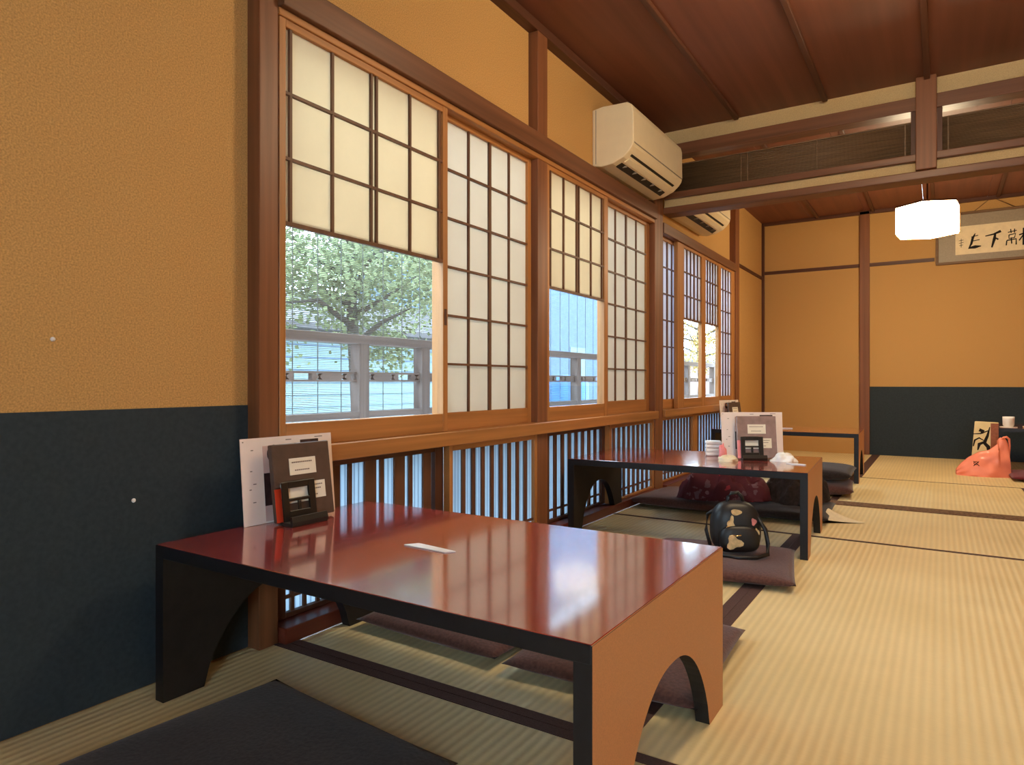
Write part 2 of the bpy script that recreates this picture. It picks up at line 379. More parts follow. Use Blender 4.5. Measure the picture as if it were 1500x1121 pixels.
# ------------------------------------------------------------------ windows
def ygrid(y0, y1, n): return [y0+(y1-y0)*i/n for i in range(1, n)]
def bars(mb, x, ys, zs, y0, y1, z0, z1, w=.0042, d=.008, wide=()):
    for i, y in enumerate(ys):
        ww = w*1.9 if i in wide else w
        mb.box(x-d, x+.001, y-ww, y+ww, z0, z1)
    for z in zs: mb.box(x-d-.001, x+.002, y0, y1, z-w, z+w)
def shoji(win, name, x, y0, y1, stile, glazed, zb=.537, zt=1.736, ncol=4, rows=None, m='sash', stile2=None, wide=(1,), split=1.165, botr=.067, topr=.022):
    """one sliding panel: frame, lattice, paper; a glazed one has paper above and a clear pane below"""
    s2 = stile2 if stile2 is not None else stile
    f = MB()
    f.box(x-.028, x, y0, y0+stile, zb, zt); f.box(x-.028, x, y1-s2, y1, zb, zt)
    f.box(x-.028, x-.001, y0+stile, y1-s2, zb, zb+botr, 1); f.box(x-.028, x-.001, y0+stile, y1-s2, zt-topr, zt, 1)
    p = f.build(name, [m+'_z', m+'_y'], win, .0015, seg=1)
    a, b = y0+stile, y1-s2; lo, hi = zb+botr, zt-topr
    if glazed:
        l = MB(); zr = [split+(hi-split)*k/3 for k in (1, 2)]
        yg = ygrid(a, b, ncol)
        if ncol == 4: yg = [a+.02, yg[0], yg[1]-.012, yg[1]+.012, yg[2], b-.016]
        bars(l, x-.004, yg, zr, a, b, split, hi, wide=() if ncol == 4 else wide)
        l.box(x-.014, x-.001, a, b, split-.006, split+.006)
        l.build('lattice', 'lattice_z', p)
        pp = MB(); pp.box(x-.0135, x-.0130, a, b, split, hi); pp.build('paper', 'shoji_warm' if zt > 1.71 else 'shoji_sky_tint', p)
        # the raised inner sash behind, with its own rim
        r = MB(); e = .016
        r.box(x-.026, x-.018, a+.014, a+.026, split-.002, hi); r.box(x-.026, x-.018, b-.022, b-.010, split-.002, hi)
        r.box(x-.026, x-.016, a+.02, b-.02, split-.002, split+.016)
        r.build('raised_sash', 'lattice_z', p)
        g = MB(); g.box(x-.016, x-.013, a, b, lo, split); g.build('glass_pane', 'glass', p)
    else:
        l = MB(); n = 6
        bars(l, x-.004, ygrid(a, b, ncol), [lo+(hi-lo)*k/n for k in range(1, n)], a, b, lo, hi, wide=wide)
        l.build('lattice', 'lattice_z', p)
        pp = MB(); pp.box(x-.0135, x-.0130, a, b, lo, hi); pp.build('paper', 'shoji' if zt > 1.71 else 'shoji_sky_tint', p)
    return p
w1 = struct('window_1', 'nearest window bay of paper screens, clear glass below on its left', 'window')
sa = shoji(w1, 'sliding_screen', -.002, 1.222, 1.975, .022, True, stile2=.028)
shoji(w1, 'sliding_screen', -.034, 1.955, 2.631, .055, False, stile2=.03)
MB().box(-.0025, -.0005, 1.953, 1.967, .93, .99).build('finger_pull', 'dark_z', sa)
w2 = struct('window_2', 'second window bay of paper screens, before the post between the rooms', 'window')
shoji(w2, 'sliding_screen', -.002, 2.724, 3.40, .02, True, stile2=.05)
shoji(w2, 'sliding_screen', -.034, 3.385, 4.104, .045, False, stile2=.05, botr=.075)
w3 = struct('window_3', 'far window of narrow barred paper screens beyond the room post', 'window')
shoji(w3, 'sliding_screen', -.034, 4.252, 4.68, .02, False, zt=1.70, stile2=.04)
shoji(w3, 'sliding_screen', -.002, 4.56, 5.19, .14, True, zt=1.70, stile2=.07, ncol=5, wide=(2,), split=1.175)
shoji(w3, 'sliding_screen', -.002, 5.191, 5.64, .03, True, zt=1.70, stile2=.06, ncol=5, wide=(2,), split=1.18)
shoji(w3, 'sliding_screen', -.004, 5.641, 6.103, .02, False, zt=1.70, stile2=.11, ncol=4)
# low lattice windows
def low(win, name, x, y0, y1, st, ys, hw, m='sash', zt=.486, top=.024):
    f = MB(); f.box(x-.03, x, y0, y0+st, .046, zt); f.box(x-.03, x, y1-st, y1, .046, zt)
    f.box(x-.03, x-.001, y0+st, y1-st, zt-top, zt, 1); f.box(x-.03, x-.001, y0+st, y1-st, .046, .06, 1)
    p = f.build(name, [m+'_z', m+'_y'], win, .0015, seg=1)
    s = MB()
    for y, w in zip(ys, hw): s.box(x-.016, x-.008, y-w, y+w, .06, zt-top)
    s.box(x-.0155, x-.0085, y0+st, y1-st, .098, .108); s.build('slats', 'lattice_z', p)
    g = MB(); g.box(x-.020, x-.018, y0+st, y1-st, .06, zt-top); g.build('glass_pane', 'ribbed_glass', p)
w4 = struct('window_4', 'low lattice window under the nearest window bay', 'window')
ys = [1.30, 1.345, 1.395, 1.46, 1.525, 1.616, 1.67, 1.757, 1.815, 1.905]; hw = [.006, .006, .006, .022, .008, .026, .009, .026, .009, .022]
low(w4, 'lattice_panel', -.034, 1.22, 1.99, .05, ys, hw, 'dark')
ys = [2.02+.0655*i for i in range(10)]
low(w4, 'lattice_panel', -.002, 1.985, 2.631, .022, ys[1:9], [.011]*8)
w5 = struct('window_5', 'low lattice window under the second window bay', 'window')
low(w5, 'lattice_panel', -.034, 2.724, 3.43, .04, [2.80+.075*i for i in range(8)], [.014]*8, 'dark')
low(w5, 'lattice_panel', -.002, 3.42, 4.104, .03, [3.50+.072*i for i in range(8)], [.013]*8)
w6 = struct('window_6', 'low barred lattice window under the far window', 'window')
low(w6, 'lattice_panel', -.03, 4.252, 5.05, .05, [4.345+.068*i for i in range(10)], [.0125]*10)
low(w6, 'lattice_panel', -.03, 5.051, 6.103, .05, [5.15+.075*i for i in range(12)], [.0125]*12)

# ------------------------------------------------------------------ low tables
def arch(d, hh, foot=.1, apex=.212):
    """outline of an end panel: a slab with a pointed arch cut out of its lower edge"""
    o = [(-d/2, 0), (-d/2, hh), (d/2, hh), (d/2, 0), (d/2-foot, 0)]
    w = d/2-foot; n = 16
    for i in range(1, 2*n):
        t = -1+i/n; y = -t*w
        o.append((y, apex*(1-abs(t)**2.3)**.75))
    o.append((-d/2+foot, 0)); return o
def table(label, cx, cy, rz, w, d, h, group='low lacquered tables'):
    t = thing('low_table', label, 'table', (cx, cy, 0), rz, group)
    tp = MB(); tp.box(-w/2+.001, w/2-.001, -d/2, d/2, h-.03, h)
    o = tp.build('tabletop', ['black_edge', 'lacquer_red'], t, .0022)
    o.data.materials.append(MATS['laminate_brown'])
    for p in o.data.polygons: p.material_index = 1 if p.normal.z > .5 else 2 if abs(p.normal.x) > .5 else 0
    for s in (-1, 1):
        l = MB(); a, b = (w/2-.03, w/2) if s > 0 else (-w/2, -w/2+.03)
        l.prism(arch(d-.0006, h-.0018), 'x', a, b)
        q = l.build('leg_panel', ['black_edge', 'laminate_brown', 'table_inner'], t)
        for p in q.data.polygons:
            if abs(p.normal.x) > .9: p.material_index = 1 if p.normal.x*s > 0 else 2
    return t
table('nearest low table with glossy red top and black edges', .585, 1.1825, 0, 1.09, .665, .353)
a = math.radians(3.2)
W2, D2 = 1.06, .66
nr = Vector((1.088, 2.928))
c2 = nr+Vector((-W2/2*math.cos(a)-D2/2*math.sin(a), -W2/2*math.sin(a)+D2/2*math.cos(a)))
T2 = table('middle low table with menus on top and a black backpack beneath it', c2.x, c2.y, a, W2, D2, .353)
a3 = math.radians(2)
nr = Vector((1.05, 5.33)); c3 = nr+Vector((-1.03/2*math.cos(a3)-.66/2*math.sin(a3), -1.03/2*math.sin(a3)+.66/2*math.cos(a3)))
table('farthest window-side low table in the second room', c3.x, c3.y, a3, 1.03, .66, .353)
table('low table at the right edge by the blue wainscot', 1.93+.55, 6.64+.33, 0, 1.10, .66, .353)

# ------------------------------------------------------------------ menus, books and stands (local: width along +x, front towards -y)
def sheet(label, loc, rz, cover=True):
    t = thing('menu_card', label, 'menu', loc, rz, 'printed menu cards on the tables')
    lean = Matrix.Rotation(math.radians(-5), 4, 'X')
    w, h = .292, .222
    i = MB(); i.box(0, w, -.001, .001, 0, h, M=lean)
    for x, z, l in ((.47, .955, .06), (.10, .86, .025), (.085, .62, .02), (.11, .47, .03), (.07, .41, .02), (.10, .26, .03), (.56, .90, .02), (.80, .965, .09)):
        i.box(x*w, (x+l)*w, -.0016, -.0009, z*h-.0012, z*h+.0012, 1, lean)
    i.box(.02*w, .032*w, -.0018, -.0009, .955*h, .967*h, 1, lean);cd = i.build('card', ['card', 'ink_grey'], t)
    p = lambda n, m, x0, x1, z0, z1: MB().box(x0*w, x1*w, -.0018, -.0008, z0*h, z1*h, M=lean).build(n, m, cd)
    p('photo', 'print_pink', .22, .46, .58, .90); p('photo', 'print_dark', .22, .40, .20, .58); p('photo', 'print_pink', .22, .40, .02, .20)
    p('photo', 'print_dark', .63, .84, .84, .94); p('photo', 'print_dark', .80, .88, .60, .72); p('photo', 'print_dark', .80, .88, .40, .54)
    b = MB()
    for k in range(20):
        b.add([lean @ Vector((w*.335+.022*math.cos(2*PI*k/20), -.0022, h*.80+.024*math.sin(2*PI*k/20))) for k in range(20)], [tuple(range(20))]) if k == 0 else None
    b.add([lean @ Vector((w*.345+.011*math.cos(2*PI*k/20), -.0026, h*.82+.010*math.sin(2*PI*k/20))) for k in range(20)], [tuple(range(20))], 1)
    b.build('dish_picture', ['print_dark', 'print_food'], cd)
    return t
def book(label, loc, rz, m, w=.186, h=.2, cp='print_red'):
    t = thing('menu_binder', label, 'menu', loc, rz, 'menu binders on black stands')
    L = Matrix.Rotation(math.radians(-8), 4, 'X')
    o = MB().box(0, w, -.008, .008, 0, h, M=L).build('cover', m, t, .003)
    MB().box(.006, w+.001, -.0055, .0055, .004, h-.004, M=L).build('pages', 'white', t)
    r = MB(); r.box(-.001, .03, -.0088, -.0075, 0, .085, M=L); r.build('corner_print', cp, o)
    rows = (((.05, .135, .116, .160), ((.149, .058, .128), (.128, .066, .118))), ((.115, .160, .048, .094), ((.084, .122, .152), (.074, .122, .15), (.058, .122, .137))), ((.018, .11, .044, .1), ()))
    for (x0, x1, z0, z1), lines in rows:
        i = MB(); i.box(x0, x1, -.0095, -.0078, z0, z1, M=L)
        for z, xa, xb in lines:
            for q in range(int((xb-xa)/.006)): i.box(xa+q*.006, xa+q*.006+.0042, -.0102, -.0094, z-.0016, z+.0016, 1, L)
        i.build('label', ['white_label', 'ink_grey'], o)
    return t
def stand(label, loc, rz):
    t = thing('book_stand', label, 'stand', loc, rz, 'black book stands')
    L = Matrix.Rotation(math.radians(-8), 4, 'X'); f = MB(); w = .105
    for x0, x1, z0, z1 in ((0, .02, 0, .105), (w-.02, w, 0, .105), (.02, w-.02, .088, .105), (.02, w-.02, .0, .03), (.02, w-.02, .054, .062), (w/2-.005, w/2+.005, .03, .054)):
        f.box(x0, x1, -.003, .002, z0+.004, z1+.004, M=L)
    f.build('back_plate', 'stand_black', t, .0015)
    l = MB(); l.prism([(.0, 0), (-.037, 0), (-.04, .012), (-.035, .026), (-.029, .024), (-.029, .008), (0, .008)], 'x', -.004, w+.004)
    l.build('front_lip', 'stand_black', t, .001)
    l = MB(); l.prism([(.0, 0), (.03, 0), (.03, .004), (0, .004)], 'x', .01, w-.01); l.build('foot', 'stand_black', t)
    return t
TZ = .3535
def menu_set(x, y, rz, nm, m, on, z=TZ):
    c, s = math.cos(rz), math.sin(rz)
    P = lambda u, v: (x+u*c-v*s, y+u*s+v*c, z)
    sheet('white printed menu card standing upright on '+on, P(0, 0), rz)
    b_ = book(nm+' menu binder with paper labels on '+on, P(.06, -.045), rz, m, cp='print_red' if m == 'book_brown' else 'pink_tissue'); b_.location.z += .0055
    stand('black book stand holding the binder on '+on, P(.072, -.064), rz)
menu_set(.06, 1.065, math.radians(88), 'brown', 'book_brown', 'the nearest low table')
menu_set(.652, 3.275, math.radians(31), 'grey plastic sleeved', 'book_grey', 'the middle low table')
menu_set(.07, 5.40, math.radians(75), 'small brown', 'book_brown', 'the farthest window-side table')

# wrapper on the nearest table, tissues and box on the middle one
def heap(name, m, fn, nu=24, nv=24, parent=None): return MB().grid(fn, nu, nv).build(name, m, parent)
o = MB().prism([(0, 0), (.118, -.004), (.135, .014), (.02, .028)], 'z', 0, .0022).build('chopstick_wrapper', 'white'); o.location = (.523, 1.143, TZ)
tag(o, 'folded white paper wrapper lying alone on the nearest table', 'paper wrapper')
o = MB()
for k, (p0, p1) in enumerate((((0, 0), (.118, -.004)), )): o.box(.01, .11, -.003, .002, .0022, .0042)
bx = thing('towel_pack', 'stack of white wrapped towels beside the menus on the middle table', 'towels', (.555, 3.335, TZ), math.radians(20))
for k in range(4):
    MB().box(0, .075, 0, .05, k*.019, k*.019+.018).build('towel', 'white', bx, .006)
def crumple(name, label, cat, m, loc, rx, ry, rz_, seed, amp=.5):
    def fn(u, v):
        th = 2*PI*u; ph = PI/2*v
        n = noise.noise(Vector((math.cos(th)*1.6+seed, math.sin(th)*1.6, v*2.2)))
        r = 1+amp*n
        return (rx*r*math.cos(th)*math.cos(ph), ry*r*math.sin(th)*math.cos(ph), max(0, rz_*math.sin(ph)*(1+amp*n)))
    o = MB().grid(fn, 28, 10).build(name, m); o.location = loc
    return tag(o, label, cat)
crumple('napkin', 'crumpled cream paper napkin in front of the stand on the middle table', 'napkin', 'cream_cloth', (.70, 3.18, TZ), .055, .045, .022, 3)
crumple('pink_wrapper', 'pink wrapper beside the towels on the middle table', 'wrapper', 'pink_tissue', (.655, 3.275, TZ), .022, .016, .06, 9)
crumple('tissue', 'crumpled white tissue at the right end of the middle table', 'tissue', 'white', (.93, 3.30, TZ), .05, .035, .035, 5)
o = MB().box(0, .085, -.006, .006, 0, .004).build('paper_strip', 'white'); o.location = (.955, 3.215, TZ); o.rotation_euler.z = -.25
tag(o, 'thin twisted white paper strip beside the tissue', 'paper strip')
o = MB().box(0, .12, -.009, .009, 0, .006).build('chopstick_sleeve', 'white'); o.location = (.44, 5.62, TZ); o.rotation_euler.z = .3
tag(o, 'white chopstick sleeve lying on the farthest window-side table', 'chopstick sleeve')

# ------------------------------------------------------------------ floor cushions
def pillow(w, d, h, seed=0):
    def side(sg):
        def fn(u, v):
            x, y = u*2-1, v*2-1
            e = max(0, (1-abs(x)**3.2))*max(0, (1-abs(y)**3.2))
            pin = 1-.05*(abs(x)**3)*(1-y*y)-.0
            z = h*.32+sg*(h*.5*e**.38)+h*.18
            n = noise.noise(Vector((x*1.7+seed, y*1.7, seed*1.3)))*.006*e
            X = x*w/2*(1-.035*(1-y*y)*0-.03*(1-abs(x))*0+.02*(abs(y)**4)); Y = y*d/2*(1+.02*(abs(x)**4))
            return (X, Y, max(0, z+n if sg > 0 else z*1.0))
        return fn
    return MB().grid(side(1), 30, 30).grid(side(-1), 30, 30)
CG = 'square floor cushions'
def cushion(label, x, y, rz, w, d, h, m, seed, z=0):
    t = thing('floor_cushion', label, 'cushion', (x, y, z+.001), rz, CG)
    pillow(w, d, h, seed).build('cover', m, t)
    r = MB(); s = .49
    pts = []
    for k in range(4):
        x0, y0 = ((-1, -1), (1, -1), (1, 1), (-1, 1))[k]; x1, y1 = ((1, -1), (1, 1), (-1, 1), (-1, -1))[k]
        for q in range(8): pts.append(((x0+(x1-x0)*q/8)*w*s, (y0+(y1-y0)*q/8)*d*s, h*.5))
    r.tube(pts, .0035, 5, closed=True); r.build('piping', m, t)
    return t
cushion('brown floor cushion on the window side behind the nearest table', .36, 1.655, math.radians(-2), .49, .5, .055, 'cushion', 1)
cushion('brown floor cushion behind the right end of the nearest table', .855, 1.655, math.radians(3), .47, .52, .055, 'cushion', 2)
cushion('dark floor cushion in the shade in front of the nearest table', .49, .725, math.radians(-5), .56, .55, .05, 'cushion_dark', 3)
cushion('brown floor cushion carrying the black backpack', .815, 2.65, math.radians(10), .53, .52, .055, 'cushion', 4)
cushion('brown floor cushion by the window behind the middle table', .29, 3.90, math.radians(-4), .5, .52, .075, 'cushion', 5)
cushion('dark floor cushion under the dark coat behind the middle table', .80, 3.91, math.radians(3), .5, .52, .065, 'cushion_dark', 6)
cushion('brown floor cushion lowest of the pile before the farthest table', .80, 4.84, math.radians(6), .52, .52, .085, 'cushion', 7)
cushion('dark floor cushion on top of the pile before the farthest table', .81, 4.88, math.radians(2), .50, .5, .09, 'cushion_dark', 8, z=.087)
cushion('plum red floor cushion at the right edge beside the orange bag', 2.27, 6.30, math.radians(2), .6, .5, .05, 'cushion_plum', 9)

# ------------------------------------------------------------------ belongings under the middle table
def cloth_heap(w, d, h, seed, folds=3.0, amp=.35):
    def fn(u, v):
        x, y = u*2-1, v*2-1
        r = math.sqrt(x*x+y*y)
        th = math.atan2(y, x)
        e = max(0, 1-min(1, r)**2.2)
        n = noise.fractal(Vector((x*folds*.6+seed, y*folds*.6, seed)), .9, 2.1, 3)
        n2 = math.sin(th*5+seed*2+r*4)*.12
        z = h*e**.7*(1+amp*n+n2)
        k = 1+.12*math.sin(th*3+seed)+.1*n
        q = min(1, r)/max(r, 1e-6)
        return (x*q*w/2*k*(abs(x) > -1), y*q*d/2*k, max(.0, z))
    return MB().grid(fn, 40, 40)
gm = cloth_heap(.46, .3, .165, 2.2, 5.5, .75).build('floral_garment', 'floral'); gm.location = (.50, 3.80, .076); gm.rotation_euler.z = .25
tag(gm, 'dark red floral garment heaped on cushions behind the middle table', 'garment')
gm = cloth_heap(.34, .36, .16, 5.1, 5, .6).build('dark_coat', 'coat_dark'); gm.location = (.86, 4.0, .066); gm.rotation_euler.z = -.2
tag(gm, 'dark grey coat bundled on a cushion behind the middle table', 'coat')
def flap(u, v):
    x = u*.16; y = (v-.5)*.16*(1-u*.8)
    z = (.06*(1-u)**1.6)*(1-.5*(2*v-1)**2)+.004
    return (x, y+.06*u, z*(.4+.6*math.sin(PI*min(1, v*.9+.05))))
gm = MB().grid(flap, 16, 12).grid(lambda u, v: (lambda p: (p[0], p[1], 0))(flap(u, v)), 16, 12).build('cloth_cap', 'cream_cloth'); gm.location = (1.045, 3.83, 0); gm.rotation_euler.z = -.15
tag(gm, 'cream cloth corner lying on the mat beyond the middle table leg', 'cloth')

bp = thing('backpack', 'small black backpack with gold and pink prints on a brown cushion', 'backpack', (.858, 2.70, .054), math.radians(28))
def sup(w, d, h, p=2.6, zc=0):
    def fn(u, v):
        th = 2*PI*u; ph = -PI/2+PI*v
        f = lambda c, e: math.copysign(abs(c)**(2/e), c)
        k = 1-.16*max(0, math.sin(ph))
        return (w/2*k*f(math.cos(th), p)*f(math.cos(ph), p), d/2*k*f(math.sin(th), p)*f(math.cos(ph), p), zc+h/2+h/2*f(math.sin(ph), p))
    return fn
MB().grid(sup(.19, .115, .20, 3.2), 40, 24).build('body', 'bag_black', bp)
b = MB().grid(sup(.15, .05, .10, 3.4, .015), 32, 18).build('front_pocket', 'bag_black', bp); b.location = (0, -.062, 0)
MB().tube([(-.03, 0, .19), (-.028, 0, .215), (-.015, 0, .23), (.01, 0, .232), (.026, 0, .215), (.03, 0, .19)], .007, 8).build('handle', 'bag_black', bp)
MB().tube([(.07, -.03, .15), (.10, -.055, .1), (.105, -.07, .05), (.10, -.085, .012), (.05, -.12, .008), (-.02, -.125, .008), (-.075, -.10, .01), (-.085, -.06, .03)], .008, 8).build('strap', 'bag_black', bp)
MB().tube([(-.06, .02, .17), (-.10, .03, .14), (-.108, .02, .08), (-.095, .0, .02)], .007, 8).build('strap', 'bag_black', bp)
def patch(name, m, cx, cz, rx, rz, y, n=18, wob=.3, seed=1):
    q = MB(); pts = []
    for k in range(n):
        t = 2*PI*k/n; rr = 1+wob*math.sin(3*t+seed)
        pts.append((cx+rx*rr*math.cos(t), cz+rz*rr*math.sin(t)))
    q.prism(pts, 'y', y, y+.006); return q.build(name, m, bp)
patch('emblem', 'emblem_gold', -.025, .055, .028, .024, -.092, seed=2)
patch('emblem', 'emblem_gold', -.03, .125, .012, .022, -.066, seed=4, wob=.4)
patch('emblem', 'emblem_gold', -.01, .165, .02, .011, -.06, wob=.1)
patch('emblem', 'emblem_pink', .055, .13, .009, .013, -.064, wob=.2)
patch('emblem', 'emblem_gold', .068, .085, .007, .02, -.062, wob=.3)
MB().tube([(-.04+.012*math.cos(2*PI*k/14), -.066, .10+.012*math.sin(2*PI*k/14)) for k in range(14)], .0028, 6, closed=True).build('ring', 'gold_metal', bp)
MB().tube([(-.045, -.066, .09), (-.02, -.09, .08), (.0, -.092, .085)], .003, 6).build('charm', 'gold_metal', bp)

# ------------------------------------------------------------------ far right: bag, paper bag, cup
ob = thing('plastic_bag', 'orange plastic bag slumped on the tatami by the right edge', 'bag', (1.64, 6.29, 0), math.radians(4))
outl = [(0, .0, .045), (.03, .0, .09), (.08, .0, .14), (.15, .0, .185), (.21, 0, .2), (.26, 0, .245), (.30, 0, .30), (.335, 0, .292), (.35, 0, .25)]
def topz(x):
    for (a0, _, z0), (a1, _, z1) in zip(outl, outl[1:]):
        if a0 <= x <= a1: return z0+(z1-z0)*(x-a0)/(a1-a0)
    return .25
def bagside(sg):
    def fn(u, v):
        x = u*.35; zt = topz(x); z = zt*v
        xx = x-.02*v*(u > .8)
        th = .075*(1-v)**.6*(.35+.65*math.sin(PI*min(1, max(0, u*.96+.02))))+.006
        n = noise.noise(Vector((u*5, v*3, 4.1*sg)))*.018
        return (xx, sg*(th+n*(1 if 0 < v < 1 else 0)), z)
    return fn
MB().grid(bagside(-1), 36, 20).grid(bagside(1), 36, 20).build('bag_body', 'orange_plastic', ob)
MB().tube([(.285, -.012, .285), (.30, -.02, .30), (.318, -.018, .305), (.335, -.008, .29), (.34, 0, .24), (.335, -.015, .15)], [.006, .008, .009, .008, .007, .004], 8).build('handle', 'orange_plastic', ob)
e = MB()
def stroke(mb, pts, w, y, mi=0):
    vs = []; n = len(pts)
    for i, (u, v) in enumerate(pts):
        a0 = pts[max(0, i-1)]; a1 = pts[min(n-1, i+1)]; dx, dz = a1[0]-a0[0], a1[1]-a0[1]; l = math.hypot(dx, dz) or 1
        ww = w[i] if isinstance(w, (list, tuple)) else w
        vs += [(u-dz/l*ww, y, v+dx/l*ww), (u+dz/l*ww, y, v-dx/l*ww)]
    mb.add(vs, [(2*i, 2*i+1, 2*i+3, 2*i+2) for i in range(n-1)], mi)
stroke(e, [(.122+.014*math.cos(t*.45), .102+.012*math.sin(t*.45)) for t in range(13)], .0022, -.0725)
stroke(e, [(.105, .115), (.125, .1), (.142, .082)], .0025, -.0725); stroke(e, [(.14, .116), (.122, .098), (.106, .08)], .0025, -.0725)
e.build('printed_mark', 'ink', ob)

pb = thing('paper_bag', 'cream paper bag with a black brush print beside the right table', 'bag', (1.745, 6.66, 0), math.radians(-4))
MB().prism([(0, 0), (.185, 0), (.185, .395), (.03, .40)], 'y', -.045, .045).build('bag_body', 'bag_cream', pb, .003)
MB().box(.135, .187, -.0475, -.0452, 0, .39).build('side_panel', 'bag_brown', pb)
e = MB()
stroke(e, [(.018, .30), (.07, .305), (.12, .33)], [.003, .005, .004], -.0458)
stroke(e, [(.06, .335), (.085, .325), (.075, .31)], .013, -.0458)
stroke(e, [(.09, .22), (.115, .29), (.13, .36)], [.012, .009, .003], -.0458)
stroke(e, [(.02, .20), (.03, .25), (.06, .27), (.09, .25)], [.004, .007, .006, .003], -.0458)
stroke(e, [(.05, .17), (.06, .22), (.09, .235), (.12, .20), (.125, .15)], [.004, .012, .013, .014, .01], -.0458)
e.build('brush_print', 'ink', pb)

cp = thing('tea_cup', 'white cylindrical tea cup on the table at the right edge', 'cup', (2.0, 6.72, TZ))
MB().lathe([(.0, 0), (.027, 0), (.032, .012), (.038, .02), (.04, .07), (.04, .088), (.0365, .088), (.036, .03), (0, .022)]).build('cup_body', 'white', cp)
MB().lathe([(0, .002), (.045, .002), (.06, .008), (.058, .0), (0, 0)]).build('saucer', 'white', cp, loc=(0, 0, 0))
o = MB().box(0, .16, -.03, .03, 0, .012).build('hand_towel', 'cream_cloth', None, .004); o.location = (2.1, 6.78, TZ); o.rotation_euler.z = .1
tag(o, 'folded cream hand towel beside the tea cup', 'towel')

# ------------------------------------------------------------------ air conditioners
AC = 'wall air conditioners'
def aircon(label, y0, y1, dz=0, depth=.235):
    t = thing('air_conditioner', label, 'air conditioner', (PX, y0, 1.875+dz), 0, AC); L = y1-y0
    pf = [(0, .012), (.0, .315), (.06, .323), (.20, .318), (.228, .30), (.236, .27), (.238, .11), (.232, .085), (.215, .062), (.18, .032), (.12, .008), (.05, 0)]
    MB().prism(pf, 'y', 0, L).build('casing', 'ac_white', t, .006)
    MB().box(.02, .0235, -.0012, 0, .02, .31).build('side_seam', 'ac_mid', t)
    M = MB(); M.box(.2372, .2392, .012, L-.012, .100, .105); M.build('panel_seam', 'ac_mid', t)
    # the outlet lies in the slanting underside
    d = Vector((.215-.12, 0, .062-.008)).normalized(); nrm = Vector((d.z, 0, -d.x))
    def slab(name, m, a0, a1, off, th, ya, yb):
        B = Vector((.12, 0, .008)); q = MB(); vs = []
        for yy in (ya, yb):
            for s, o_ in ((a0, off), (a1, off), (a1, off+th), (a0, off+th)): p = B+d*s+nrm*o_; vs.append((p.x, yy, p.z))
        q.add(vs, [(0, 1, 2, 3), (7, 6, 5, 4), (0, 4, 5, 1), (1, 5, 6, 2), (2, 6, 7, 3), (3, 7, 4, 0)]); return q.build(name, m, t)
    ao = slab('air_outlet', 'ac_dark', -.005, .10, .0005, .004, .05, L-.07)
    slab('louver', 'ac_white', .045, .075, .006, .006, .055, L-.075)
    for k in range(5):
        p = Vector((.12, 0, .008))+d*.02+nrm*.004; yy = .1+k*(L-.25)/4
        MB().box(p.x-.018, p.x+.018, yy, yy+.008, p.z-.005, p.z+.003).build('vane', 'ac_mid', ao)
aircon('cream air conditioner above the second window bay', 3.30, 4.09)
aircon('cream air conditioner half hidden beyond the lintel in the far room', 4.42, 5.22, -.022)

# ------------------------------------------------------------------ lanterns
def lantern(label, x, y, zb, zc, R=.205, h=.19, m_='lamp_paper', cap=False):
    t = thing('pendant_lantern', label, 'lamp', (x, y, zb), 0, 'hexagonal paper ceiling lanterns')
    hx = lambda r, a0=.42: [(r*math.cos(a0+k*PI/3), r*math.sin(a0+k*PI/3)) for k in range(6)]
    m = MB(); m.prism(hx(R), 'z', .004, h); m.build('shade', m_, t)
    if cap: MB().prism(hx(R+.004), 'z', h+.001, h+.012).build('top_cap', 'dark_z', t)  # added plate, stops the shade's upward glow so the far ceiling stays dark
    f = MB(); p = hx(R+.0015)
    for k in range(6):
        a0, a1 = p[k], p[(k+1) % 6]
        f.tube([(*a0, 0), (*a0, h+.004)], .0024, 5)
        for z in (.002, h+.003): f.tube([(*a0, z), (*a1, z)], .0024, 5)
    f.build('rib_frame', 'sash_z', t)
    c = MB(); c.lathe([(0, h+.005), (.05, h+.005), (.05, h+.02), (.012, h+.03), (.006, h+.05), (.006, zc-zb-.03), (.055, zc-zb-.02), (.055, zc-zb-.001), (0, zc-zb-.001)], k=16); c.build('ceiling_stem', 'dark_z', t)
lantern('glowing hexagonal paper lantern in the far room before the framed calligraphy', 1.455, 5.9, 1.825, CEIL2, R=.22, h=.2, cap=True)
lantern('hexagonal paper lantern under the near ceiling just above the view', 1.45, 2.42, 2.08, CEIL1, h=.17)
lantern('added hexagonal paper lantern out of view at the right of the viewer', 3.0, .75, 2.06, CEIL1, h=.17, m_='lamp_paper_added')  # added out-of-view lantern, throws warm light on the near table's end panel

# ------------------------------------------------------------------ framed calligraphy
fr = thing('framed_calligraphy', 'long framed calligraphy with grey mount on the far wall', 'picture', (1.5, YF-.003, 1.825))
W_, H_ = 1.42, .475
f = MB(); e_ = .022
for b_ in ((0, W_, 0, e_), (0, W_, H_-e_, H_), (0, e_, e_, H_-e_), (W_-e_, W_, e_, H_-e_)): f.box(b_[0], b_[1], -.03, 0, b_[2], b_[3])
f.build('frame', 'slat_x', fr, .003)
MB().box(e_, W_-e_, -.016, -.002, e_, H_-e_).build('mount', 'frame_grey', fr)
MB().box(.155, W_-.155, -.018, -.0158, .082, .345).build('paper', 'calligraphy_paper', fr)
ch = MB(); yy = -.0186
def glyph(cx, cz, s, strokes):
    for pts, w in strokes: stroke(ch, [(cx+u*s, cz+v*s) for u, v in pts], [q*s for q in w] if isinstance(w, (list, tuple)) else w*s, yy)
cz = .20
